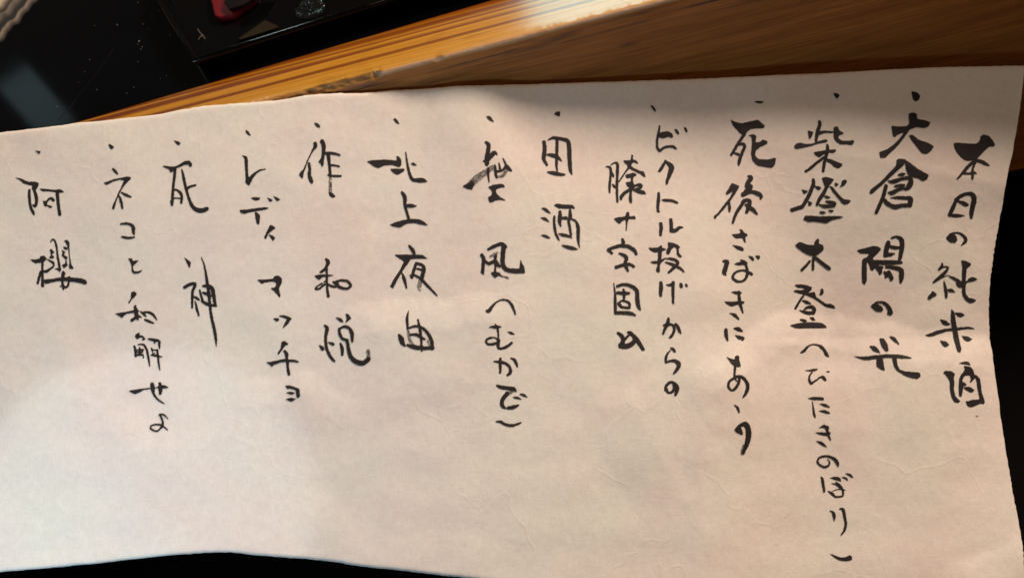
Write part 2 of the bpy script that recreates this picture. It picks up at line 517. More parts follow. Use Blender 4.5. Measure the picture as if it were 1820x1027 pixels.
(9,410,220,220,"""
B P 122 50 150 65 170 102 145 95 125 75
95 265 6 125 285 30 130 350 28 135 430 26 145 480 48 150 505 20
150 475 44 185 430 28 235 390 18 288 376 10
P 160 615 200 608 248 612 240 630 205 640
P 298 610 335 622 352 638 325 650
P 350 598 385 610 412 628 385 645 370 625
P 72 712 130 712 220 698 290 690 318 700 290 712 200 728 140 738 120 748 85 742
P 198 730 220 735 245 760 242 810 235 838 215 830 205 780
P 325 840 345 842 375 865 345 885 310 915 295 955 275 950 290 910
P 310 912 345 925 372 945 350 975
"""),
(9,440,480,250,"""
P 65 68 120 68 185 62 195 42 225 38 252 60 252 90 235 120 230 140 243 190 232 200 205 165 165 130 195 128 210 110 205 92 185 82 120 90 105 102
P 183 350 225 348 232 365 210 378
235 335 10 265 338 20 300 350 24 315 355 16
305 355 26 285 385 26 260 418 8
P 248 522 270 515 302 540 275 550 240 600 225 620 218 605 240 570
P 255 585 280 582 300 610 295 650 340 650 382 668 365 675 305 665 302 700 315 765 292 770 285 720 280 665 235 675 190 692 180 708 160 688 132 672 180 665 240 652 278 645 270 610
P 270 840 320 842 380 865 384 920 372 935 355 925 352 875 310 865 290 865
P 275 892 320 885 350 895 320 910
P 272 942 315 928 358 938 320 960
"""),
(10,270,230,160,"""
B P 245 125 300 138 332 158 305 185 275 160
P 118 425 140 412 180 420 200 430 260 425 320 395 370 362 430 355 462 395 455 425 430 425 415 400 370 405 320 430 280 445 250 475 210 495 200 460 150 435
265 460 34 255 560 32 240 680 32 235 790 34 230 860 30
P 205 810 240 800 248 850 230 872 212 850
240 690 24 280 690 28 320 720 34 340 760 34 335 840 30
255 785 16 330 785 20
340 455 16 360 540 34 385 660 34 420 780 34 460 875 44 520 920 56 580 925 56 630 905 50
400 680 34 430 655 32 500 635 22
"""),
(10,310,440,180,"""
P 95 95 155 135 168 155 155 210 140 190 120 145
100 405 34 150 375 36 205 365 36 205 395 36 185 440 30 180 530 28 180 610 22
190 490 16 230 515 30 255 530 14
210 545 16 225 610 28 248 690 20
272 95 6 300 170 18 320 270 26 335 370 34 350 470 34 360 580 30 375 700 32 405 830 34 420 930 28 424 1002 6
255 430 20 275 500 26 290 550 24
290 390 26 340 390 40 385 420 42 400 500 40 415 590 30
285 455 20 330 470 36 370 490 24
275 540 20 330 570 36 390 585 30 430 590 14
"""),
(11,170,240,190,"""
B P 122 85 150 92 180 118 155 140 130 118
165 325 20 185 345 28 210 375 18
P 68 458 120 445 180 422 250 410 300 398 335 402 342 418 320 440 300 460 265 500 240 545 225 545 250 485 275 435 230 430 170 445 130 470 105 480
232 540 18 200 615 16 175 680 26 170 705 24
245 550 12 290 575 28 340 595 16
215 570 10 240 620 28 258 705 20
240 855 18 290 850 26 340 862 30 362 890 36 362 930 32 372 955 16
252 975 18 310 988 26 372 980 18
"""),
(11,180,430,230,"""
P 210 128 245 130 250 150 300 145 270 175 250 195 258 230 290 235 320 220 322 230 300 248 262 252 240 235 240 185 228 155
P 235 400 262 390 284 410 262 440 240 455 225 485 212 480 235 445
P 105 565 170 558 260 540 255 510 275 495 285 530 302 545 290 570 330 600 295 595 298 625 275 612 240 635 228 615 265 590 260 560 195 570 165 602 140 585
310 550 12 335 570 22 355 590 14
340 555 18 385 560 22 415 580 22 440 618 10
345 615 16 380 630 24 418 645 10
"""),
(11,210,590,190,"""
P 160 30 185 5 210 10 205 28 240 35 262 65 250 80 225 80 235 60 215 50 180 72 165 50
155 135 24 165 180 28 168 235 22
190 120 14 240 120 22 270 160 24 290 240 24 302 325 16
180 170 14 240 170 22
205 150 20 210 210 22
160 225 20 200 215 26 240 225 20 240 250 14
180 190 14 235 190 18
290 65 16 340 75 32 390 85 28 395 120 26 398 160 12
360 80 24 345 110 14
320 155 16 330 190 18
330 170 14 380 175 20
315 220 14 360 225 26 420 238 14
375 170 22 385 250 22 390 310 22 400 362 14
330 210 20 350 200 12
P 98 562 160 550 240 540 310 532 310 545 250 555 210 575 165 598 130 585
325 495 36 332 540 46 340 590 26 375 640 22 440 685 12
355 535 8 400 525 20 440 525 34 480 532 8
400 490 30 405 540 40 405 590 34
395 795 16 410 790 20 440 795 20 478 830 12
400 790 22 425 850 22 425 890 28 400 930 20 370 950 18 325 935 20 308 910 18 340 890 18 400 888 20 440 910 20 475 940 12
"""),
(12,20,250,150,"""
B P 288 122 330 128 358 125 355 150 338 162 310 142
P 45 452 100 452 150 475 210 500 290 498 335 515 330 550 310 590 285 610 265 610 245 590 255 550 200 540 140 520 100 480
220 600 34 220 700 36 235 800 36 270 880 36 280 905 14
280 600 36 305 690 44 305 760 40 285 800 40 262 780 16
P 340 590 380 580 450 590 530 598 600 590 650 628 600 635 530 628 450 618 380 618
560 630 44 565 700 44 575 800 40 590 900 44
P 380 730 420 735 460 690 500 685 535 720 525 745 500 740 480 715 445 740 435 780 490 792 505 805 475 822 440 800 405 802
"""),
(12,20,410,120,"""
P 285 435 360 438 435 420 440 385 500 378 535 415 530 450 480 480 420 490 370 500 320 470
475 470 44 472 560 36 475 680 40 478 840 50
450 620 40 430 690 44 400 800 40
540 430 14 600 465 34 640 490 36 640 540 30 590 580 36 530 620 50 490 610 30
600 175 22 625 130 24 660 150 30 690 250 34 705 380 34 730 520 36 745 600 30
P 655 580 710 560 750 600 740 640 710 600
P 580 290 610 275 640 310 665 325 630 345 625 370 650 395 650 415 600 425 575 405 600 370 600 335
P 800 145 850 140 888 180 885 280 895 400 915 520 950 560 935 580 890 580 875 540 885 480 875 380 865 280 850 220
P 780 250 820 240 860 265 850 295 820 285
P 760 285 800 305 825 330 800 370 850 390 860 415 840 440 850 500 865 520 800 572 765 520 820 495 825 440 790 400 765 375 780 330
P 490 740 600 735 720 710 850 705 880 690 910 710 1060 720 1140 750 1155 800 1130 820 1050 795 930 775 800 762 700 765 600 790 510 810
790 620 30 785 690 56 775 770 34 790 850 50 795 895 20
P 765 620 800 610 830 650 800 700 765 690
880 700 30 870 800 32 850 850 40 800 860 30
735 838 8 790 850 40
"""),
]
# ---------------------------------------------------------------- materials
def plain(name, col, rough=0.5, **kw):
    t = NT(name); return t.set(Base_Color=(*col, 1), Roughness=rough, **kw)

def wood_top():
    t = NT('varnished_wood')
    tc = t.n('ShaderNodeTexCoord').outputs['Object']
    sep = t.n('ShaderNodeSeparateXYZ', {0: tc})
    wob = t.noise(t.coord((7, 60, 7)), 1.0, 3, 0.5)
    y = t.math('ADD', sep.outputs[1], t.math('MULTIPLY', t.math('SUBTRACT', wob, 0.5), 0.003))
    fine = t.noise(t.coord((18, 900, 60)), 1.0, 4, 0.6)
    line = t.noise(t.coord((2.2, 560, 20)), 1.0, 3, 0.5, 0.25)
    fac = t.math('ADD', t.math('MULTIPLY', line, 0.95), t.math('MULTIPLY', t.math('SUBTRACT', 0.0125, y), 14.0))
    c = t.ramp(fac, [(0.26, (0.15, 0.030, 0.002)), (0.40, (0.235, 0.075, 0.006)), (0.47, (0.42, 0.180, 0.008)), (0.6, (0.50, 0.235, 0.020)), (0.74, (0.52, 0.28, 0.075))])
    c = t.mix(0.5, c, t.ramp(fine, [(0.3, (0.72, 0.66, 0.6)), (0.65, (1.1, 1.08, 1.05))]), 'MULTIPLY')
    dash = t.noise(t.coord((75, 2600, 60)), 1.0, 2, 0.5)
    c = t.mix(t.ramp(dash, [(0.30, (0.55,)*3), (0.40, (0,)*3)]), c, (0.10, 0.03, 0.004))
    wear = t.n('ShaderNodeAttribute', attribute_name='wear').outputs['Fac']
    chip = t.n('ShaderNodeAttribute', attribute_name='chip').outputs['Fac']
    wn = t.noise(t.coord((140, 700, 700)), 1.0, 4, 0.65)
    c = t.mix(t.math('MULTIPLY', wear, t.ramp(wn, [(0.3, (0.35,)*3), (0.6, (1,)*3)])), c, (0.52, 0.35, 0.24))
    c = t.mix(t.math('MULTIPLY', chip, t.ramp(wn, [(0.35, (1,)*3), (0.6, (0.25,)*3)])), c, (0.13, 0.06, 0.03))
    h = t.noise(t.coord((60, 1500, 900)), 1.0, 4, 0.6)
    rough = t.math('ADD', 0.30, t.math('MULTIPLY', t.math('MAXIMUM', wear, chip), 0.4))
    coat = t.math('MULTIPLY', 0.45, t.math('SUBTRACT', 1.0, t.math('MAXIMUM', t.math('MULTIPLY', wear, 0.7), chip, True), True))
    return t.set(Base_Color=c, Roughness=rough, Specular_IOR_Level=0.15, Coat_Weight=coat, Coat_Roughness=0.14, Normal=t.bump(h, 0.35, 0.0006))

def wood_front():
    t = NT('oiled_wood_face')
    v = t.coord((6, 1, 130), (0, R(-4), 0))
    g = t.noise(v, 1.0, 4, 0.55, 0.5)
    f = t.noise(t.coord((40, 1, 1400), (0, R(-4), 0)), 1.0, 4, 0.6)
    big = t.noise(t.coord((9, 1, 14)), 1.0, 2)
    c = t.ramp(g, [(0.25, (0.27, 0.088, 0.015)), (0.48, (0.44, 0.155, 0.030)), (0.75, (0.56, 0.21, 0.045))])
    c = t.mix(0.8, c, t.ramp(f, [(0.34, (0.62, 0.56, 0.5)), (0.6, (1.08,)*3)]), 'MULTIPLY')
    c = t.mix(0.5, c, t.ramp(big, [(0.3, (0.75, 0.7, 0.65)), (0.7, (1.1,)*3)]), 'MULTIPLY')
    k = t.n('ShaderNodeTexVoronoi', {'Vector': t.coord((11, 1, 38)), 'Scale': 1.0, 'Randomness': 1.0}).outputs[0]
    c = t.mix(t.ramp(k, [(0.02, (0.75,)*3), (0.06, (0,)*3)]), c, (0.06, 0.025, 0.012))
    # cracks just below the worn edge
    z = t.n('ShaderNodeSeparateXYZ', {0: t.n('ShaderNodeTexCoord').outputs['Object']}).outputs[2]
    band = t.ramp(t.math('DIVIDE', z, -0.012), [(0.12, (0,)*3), (0.26, (1,)*3), (0.5, (0.8,)*3), (1.0, (0,)*3)])
    cr = t.ramp(t.noise(t.coord((26, 1, 520), (0, R(-1), 0)), 1.0, 4, 0.6), [(0.36, (1,)*3), (0.5, (0,)*3)])
    c = t.mix(t.math('MULTIPLY', band, cr), c, (0.05, 0.03, 0.025))
    return t.set(Base_Color=c, Roughness=0.55, Normal=t.bump(f, 0.25, 0.0005))

def lacquer(name, rough=0.045, col=(0.0009, 0.0012, 0.0020)):
    t = NT(name)
    n1 = t.noise(t.coord((30, 30, 30)), 1.0, 4, 0.6)
    sm = t.noise(t.coord((9, 14, 9)), 1.0, 5, 0.6)
    r = t.math('ADD', rough, t.math('MULTIPLY', n1, 0.05))
    c = t.mix(t.ramp(sm, [(0.45, (0,)*3), (0.75, (0.5,)*3)]), col, (0.0030, 0.0036, 0.0050))
    return t.set(Base_Color=c, Roughness=r, Specular_IOR_Level=0.35)

def paper_mat():
    t = NT('rice_paper')
    v = t.coord((1, 1, 1))
    mott = t.noise(v, 26, 4, 0.6)
    mott2 = t.noise(v, 420, 4, 0.7)
    fib = t.noise(t.coord((1500, 260, 900), (0, 0, 0.35)), 1.0, 3, 0.6)
    fib2 = t.noise(t.coord((240, 1400, 900), (0, 0, 0.2)), 1.0, 3, 0.6)
    c = t.ramp(mott, [(0.32, (0.76, 0.68, 0.63)), (0.5, (0.77, 0.725, 0.665)), (0.66, (0.745, 0.735, 0.66))])
    c = t.mix(0.8, c, t.ramp(mott2, [(0.3, (0.93, 0.92, 0.90)), (0.7, (1.04,)*3)]), 'MULTIPLY')
    c = t.mix(0.5, c, t.ramp(fib, [(0.3, (0.93, 0.92, 0.91)), (0.7, (1.04,)*3)]), 'MULTIPLY')
    h = t.math('ADD', t.math('ADD', t.math('MULTIPLY', fib, 0.25), t.math('MULTIPLY', fib2, 0.25)), t.math('MULTIPLY', t.noise(v, 70, 4, 0.6), 1.6))
    wob = t.n('ShaderNodeVectorMath', {0: t.n('ShaderNodeTexNoise', {'Vector': v, 'Scale': 60.0, 'Detail': 2.0}).outputs[1], 1: (0.02, 0.02, 0.02)}, operation='MULTIPLY')
    vv = t.n('ShaderNodeVectorMath', {0: v, 1: wob.outputs[0]}, operation='ADD').outputs[0]
    cre = t.n('ShaderNodeTexVoronoi', {'Vector': vv, 'Scale': 34.0}, feature='DISTANCE_TO_EDGE').outputs[0]
    gate = t.ramp(t.noise(v, 40, 2), [(0.48, (0,)*3), (0.6, (1,)*3)])
    crease = t.math('MULTIPLY', t.ramp(cre, [(0.0, (1,)*3), (0.022, (0,)*3)]), gate)
    h = t.math('ADD', h, t.math('MULTIPLY', crease, 0.30))
    t.set(Base_Color=c, Roughness=0.85, Specular_IOR_Level=0.2, Normal=t.bump(h, 0.105, 0.0016))
    tr = t.n('ShaderNodeBsdfTranslucent', {'Color': (0.75, 0.68, 0.58, 1)})
    mx = t.n('ShaderNodeMixShader', {0: 0.10, 1: t.b.outputs[0], 2: tr.outputs[0]})
    t.t.links.new(mx.outputs[0], t.out.inputs[0])
    return t.m

def ink_mat():
    t = NT('brush_ink')
    at = lambda n: t.n('ShaderNodeAttribute', attribute_name=n).outputs['Fac']
    uv = t.n('ShaderNodeUVMap', uv_map='stroke').outputs[0]
    streak = t.noise(t.n('ShaderNodeMapping', {'Vector': uv, 'Scale': (0.09, 2.2, 1)}).outputs[0], 1.0, 4, 0.65)
    grain = t.noise(t.coord(), 2600, 3, 0.6)
    fray = t.noise(t.coord(), 1500, 3, 0.6)
    d = t.math('ADD', at('edge'), t.math('MULTIPLY', t.math('SUBTRACT', fray, 0.5), 2.4))
    e = t.n('ShaderNodeMapRange', {'Value': d, 'From Min': -0.7, 'From Max': 0.75}, interpolation_type='SMOOTHSTEP').outputs[0]
    s = t.math('ADD', t.math('MULTIPLY', streak, 0.7), t.math('MULTIPLY', grain, 0.3))
    thr = t.math('SUBTRACT', s, t.math('MULTIPLY', at('dry'), 0.62))
    cov = t.n('ShaderNodeMapRange', {'Value': thr, 'From Min': -0.06, 'From Max': 0.14}, interpolation_type='SMOOTHSTEP').outputs[0]
    a = t.math('MULTIPLY', e, cov, True)
    c = t.mix(t.noise(t.coord(), 300, 2), (0.008, 0.007, 0.008), (0.022, 0.018, 0.019))
    t.set(Base_Color=c, Roughness=0.7, Specular_IOR_Level=0.25, Alpha=a)
    return t.m

# ---------------------------------------------------------------- the counters
H = 0.124; WE = 0.045; ZT = -0.1325
M_top, M_front = wood_top(), wood_front()
bm = bmesh.new()
v0 = [bm.verts.new(p) for p in ((-1.0, -0.75, ZT), (1.0, -0.75, ZT), (1.0, 0.30, ZT), (-1.0, 0.30, ZT))]
v1 = [bm.verts.new((v.co.x, v.co.y, v.co.z - 0.03)) for v in v0]
bm.faces.new(v0); bm.faces.new(v1[::-1])
for i in range(4): bm.faces.new((v0[i], v1[i], v1[(i + 1) % 4], v0[(i + 1) % 4]))
tag(mesh_obj('lower_counter', bm, plain('black_table', (0.0016, 0.0012, 0.0013), 0.7, Specular_IOR_Level=0.02), smooth=False), 'black lower counter top under the paper', 'counter', 'structure')

counter = tag(empty('raised_counter', (0, 0.10, -H)), 'raised wooden bar ledge with a chipped front edge and black lacquer top', 'counter')
def edge_x(px):  # X on the front edge seen at photo column px
    return (px - 882) * 0.000198
bm = bmesh.new()
lw, lc = bm.verts.layers.float.new('wear'), bm.verts.layers.float.new('chip')
xs = []
x = -0.6
while x < 0.6:
    xs.append(x); x += 0.0006 if -0.16 < x < 0.16 else 0.01
chips = [(edge_x(660), 0.0022, 0.0010), (edge_x(776), 0.0020, 0.0005), (edge_x(634), 0.0035, 0.0006), (edge_x(592), 0.005, 0.0007), (edge_x(550), 0.005, 0.0006)]
rows = []
for x in xs:
    rb = 0.0017 + 0.0004 * noise.noise(Vector((x * 60, 1.3, 0))) + 0.00025 * noise.noise(Vector((x * 400, 4.3, 0)))
    torn = max(0, min(1, (edge_x(665) - x) / 0.002)) * max(0, min(1, (x - edge_x(380)) / 0.03))
    rb += torn * 0.0007
    pts = []
    for i in range(10):
        y = WE + (rb - WE) * (i / 9) ** 0.7
        pts.append((y, 0.0, 0, 0))
    for i in range(1, 9):
        a = i / 9 * math.pi / 2
        y, z = rb - rb * math.sin(a), -rb + rb * math.cos(a)
        d = 0.0
        for cx, cw, dep in chips:
            q = (x - cx + 0.35 * (a - 0.8) * cw) / cw
            d += dep * max(0, 1 - q * q) * math.sin(a * 2)
        d += torn * 0.0005 * (noise.noise(Vector((x * 380, a * 2, 9))) + 0.4) * math.sin(a * 2)
        d += 0.00012 * noise.noise(Vector((x * 1500, a * 5, 3)))
        pts.append((y + d * 0.7, z - d * 0.7, math.sin(a * 2) * (1 - 0.7 * torn), min(1, torn * 0.6 * math.sin(a * 2) + max(0, d) * 420)))
    for i in range(14):
        z = -rb + (-H + rb) * (i / 13) ** 1.6
        pts.append((0.0, z, 0, 0))
    pts.append((WE, -H, 0, 0))
    row = []
    for y, z, a, b in pts:
        v = bm.verts.new((x, y, z)); v[lw] = a; v[lc] = b; row.append(v)
    rows.append(row)
nf = 10 + 8
for a, b in zip(rows, rows[1:]):
    n = len(a)
    for i in range(n):
        f = bm.faces.new((a[i], a[(i + 1) % n], b[(i + 1) % n], b[i])); f.material_index = 1 if nf - 1 <= i < n - 1 else 0
bm.faces.new(rows[0][::-1]); bm.faces.new(rows[-1])
bmesh.ops.recalc_face_normals(bm, faces=bm.faces)
o = keep(mesh_obj('wooden_edge', bm, [M_top, M_front], counter))
m = o.modifiers.new('es', 'EDGE_SPLIT'); m.split_angle = R(50)
bm = bmesh.new()
bmesh.ops.create_cube(bm, size=1)
for v in bm.verts:    # the lacquer panel is laid on the wood a little askew
    x = v.co.x * 1.2; y = 0.0248 + 0.045 * x if v.co.y < 0 else 0.6
    v.co = Vector((x, y, 0.0003 if v.co.z > 0 else 0.00005))
top = keep(mesh_obj('lacquer_top', bm, lacquer('black_lacquer'), counter, False))
bm = bmesh.new(); bmesh.ops.create_cube(bm, size=1)
for v in bm.verts: v.co = Vector((v.co.x * 1.2, WE + 0.0005 + (v.co.y + 0.5) * 0.554, -0.0001 + (v.co.z - 0.5) * (H - 0.0002)))
keep(mesh_obj('counter_body', bm, plain('black_carcass', (0.01, 0.01, 0.01), 0.6), counter, False))
# a long hairline scratch in the lacquer
bm = bmesh.new()
pp = [(104, 214), (118, 197), (128, 187), (140, 170), (152, 155), (165, 140), (178, 122), (190, 106), (203, 84)]
ring = []
for i, (px, py) in enumerate(pp):
    c = on_z(px, py, 0.00034); d = on_z(px + 1, py, 0.00034) - c
    wd = (0.6 if i < 3 else 0.25)
    ring.append([bm.verts.new(c - d * wd), bm.verts.new(c + d * wd)])
for a, b in zip(ring, ring[1:]): bm.faces.new((a[0], a[1], b[1], b[0]))
sc = mesh_obj('scratch', bm, plain('scratch_grey', (0.006, 0.006, 0.008), 0.7, Specular_IOR_Level=0.2), top, False); sc.matrix_parent_inverse = top.matrix_parent_inverse.copy() if False else Matrix.Identity(4)

# ---------------------------------------------------------------- the paper
SHADE = [(-120, 70), (0, 85), (300, 124), (600, 163), (680, 172), (740, 186), (800, 176), (860, 181), (900, 203), (960, 225), (1000, 232), (1100, 243), (1200, 257), (1260, 264), (1350, 258), (1450, 268), (1550, 282), (1640, 302), (1750, 322), (1900, 345)]
TOP = [(-140, 256), (0, 236), (70, 228), (140, 219), (210, 212), (290, 203), (325, 195), (360, 189), (430, 184), (500, 178), (560, 168), (600, 166), (650, 166), (700, 161), (760, 158), (800, 154), (860, 152), (950, 150), (1100, 145), (1200, 142), (1320, 137), (1400, 133), (1480, 130), (1560, 125), (1660, 120), (1820, 117), (1900, 115)]
BOT = [(-140, 1032), (0, 1016), (60, 1011), (160, 1002), (275, 989), (340, 983), (400, 980.5), (460, 986), (560, 994), (590, 997), (650, 1007), (720, 1014), (830, 1027), (1000, 1046), (1300, 1075), (1600, 1100), (1900, 1120)]
RIGHT = [(100, 1824), (117, 1822), (200, 1812), (270, 1800), (313, 1790), (356, 1783), (404, 1774), (445, 1767), (497, 1760), (536, 1757.5), (575, 1757.5), (600, 1759), (625, 1763), (661, 1768), (696, 1773), (735, 1778), (759, 1781), (820, 1791), (880, 1801), (940, 1813), (980, 1819), (1030, 1821), (1120, 1826)]
def lerp(tab, x):
    if x <= tab[0][0]: return tab[0][1]
    for (a, b), (c, d) in zip(tab, tab[1:]):
        if x <= c:
            return b + (d - b) * (x - a) / (c - a)
    return tab[-1][1]
def smooth(tab, x, r=28):
    return sum(lerp(tab, x + k * r / 4) for k in range(-4, 5)) / 9
SN = Vector((1, 0, 0)).cross(LDIR).normalized()
def d_shadow(x, y):
    return -CAM.dot(SN) / ray(x, y).dot(SN)
LEAN = -0.000048
def fold(x, y, x0, y0, x1, y1, amp, width, soft, seed):
    """a soft crease: the sheet is tilted on one side of a wandering line"""
    L = math.hypot(x1 - x0, y1 - y0); ux, uy = (x1 - x0) / L, (y1 - y0) / L
    t = (x - x0) * ux + (y - y0) * uy; d = -(x - x0) * uy + (y - y0) * ux
    d += 16 * noise.noise(Vector((t / 70, seed, 0))) + 6 * noise.noise(Vector((t / 22, seed, 3)))
    end = max(0, min(1, (t + 60) / 90)) * max(0, min(1, (L + 60 - t) / 90))
    s = soft * math.log1p(math.exp(max(-30, min(30, d / soft))))   # softplus
    return 2.2 * amp * end * s * math.exp(-max(0, d) / (1.5 * width))
FOLDS = [(-60, 630, 150, 655, 0.006, 60, 1.6), (150, 655, 345, 800, 0.005, 60, 1.6), (640, 545, 900, 520, 0.016, 70, 1.8),
         (1250, 640, 1390, 548, 0.020, 80, 2), (1390, 550, 1760, 600, 0.018, 80, 2), (1080, 700, 1260, 600, 0.010, 90, 6),
         (1400, 660, 1650, 620, 0.008, 80, 5), (410, 690, 560, 655, 0.014, 50, 1.6), (560, 660, 640, 705, 0.010, 40, 1.6), (1700, 1000, 1830, 960, 0.014, 40, 2), (30, 1010, 85, 980, 0.016, 30, 1.5), (1320, 560, 1200, 575, 0.010, 50, 2), (300, 930, 520, 960, 0.006, 60, 6), (1270, 645, 1480, 640, 0.010, 60, 4)]
def depth(x, y):
    yl = 163 + 0.137 * (x - 600)
    D = d_shadow(x, yl) + LEAN * (y - yl)
    ys = smooth(SHADE, x)
    D += (d_shadow(x, ys) - (d_shadow(x, yl) + LEAN * (ys - yl))) * math.exp(-((y - ys) / (150 if y > ys else 260)) ** 2)
    D += 0.0007 * noise.noise(Vector((x / 260, y / 230, 2.0))) * min(1, max(0, (y - ys) / 120))
    D += 0.00034 * noise.noise(Vector((x / 85, y / 70, 7.0))) + 0.00010 * abs(noise.noise(Vector((x / 46, y / 40, 17.0))))
    for i, (a, b, c, d, amp, wd, so) in enumerate(FOLDS):
        D -= 0.001 * fold(x, y, a, b, c, d, amp, wd, so, i * 3.7)
    rx = max(0.0, min(1.0, (x - 1230) / 260)); rx = rx * rx * (3 - 2 * rx)
    D += rx * 0.000034 * max(0.0, min(y, 600) - ys)
    # the right edge curls away a little
    D += 0.004 * max(0, (x - 1640) / 180) ** 2 * math.exp(-((y - 560) / 260) ** 2)
    return D
def on_paper(x, y, lift=0.0):
    return CAM + ray(x, y) * (depth(x, y) - lift)

menu = tag(empty('menu_paper'), 'long strip of pale rice paper with a brush-written list resting against the wooden ledge', 'paper menu')
NU, NV = 420, 210
bm = bmesh.new()
X0 = -110
fr, bk = [], []
EDGE = [0, .7, 1.4, 2.2, 3.2, 5.0]                   # rows close to the cut edges, in photo pixels
VS = [e / 850 for e in EDGE] + [0.0095 + 0.981 * k / (NV - 12) for k in range(NV - 11)] + [1 - e / 850 for e in EDGE[::-1]]
NV = len(VS) - 1
for j, v in enumerate(VS):
    ra, rb_ = [], []
    for i in range(NU + 1):
        u = i / NU
        x = X0 + (1822 - X0) * u
        t = smooth(TOP, x, 8); b = smooth(BOT, x, 12)
        jt = noise.noise(Vector((x / 9, 3, 0))) * 0.9 + noise.noise(Vector((x / 40, 8, 0))) * 0.8
        y = (t + jt) + (b + jt - t - jt) * v
        xr = smooth(RIGHT, y, 8) + noise.noise(Vector((y / 5, 1, 1))) * 1.3 + noise.noise(Vector((y / 22, 1, 5))) * 1.0
        x = X0 + (xr - X0) * u
        burr = 0.0008 * (math.exp(-v * 850 / 1.8) + math.exp(-(1 - v) * 850 / 1.8))   # the cut edges roll back a hair
        ra.append(bm.verts.new(on_paper(x, y, -burr)))
        rb_.append(bm.verts.new(on_paper(x, y, -0.00018 - burr)))
    fr.append(ra); bk.append(rb_)
for j in range(NV):
    for i in range(NU):
        bm.faces.new((fr[j][i], fr[j + 1][i], fr[j + 1][i + 1], fr[j][i + 1]))
        bm.faces.new((bk[j][i], bk[j][i + 1], bk[j + 1][i + 1], bk[j + 1][i]))
rim = [(0, i) for i in range(NU)] + [(j, NU) for j in range(NV)] + [(NV, i) for i in range(NU, 0, -1)] + [(j, 0) for j in range(NV, 0, -1)]
for (a, b), (c, d) in zip(rim, rim[1:] + rim[:1]):
    bm.faces.new((fr[a][b], fr[c][d], bk[c][d], bk[a][b]))
low = min(v.co.z for v in bm.verts)
n_ = (fr[80][200].co - fr[80][140].co).cross(fr[110][140].co - fr[80][140].co).normalized()
print('PAPER low z', round(low, 4), 'table', -H, 'cos to lamp', round(abs(n_.dot(LDIR)), 3), n_.dot(LDIR) * n_.dot(CAM - fr[80][140].co) > 0)
sheet = mesh_obj('sheet', bm, paper_mat(), menu)
sm_ = sheet.modifiers.new('es', 'EDGE_SPLIT'); sm_.split_angle = R(60)

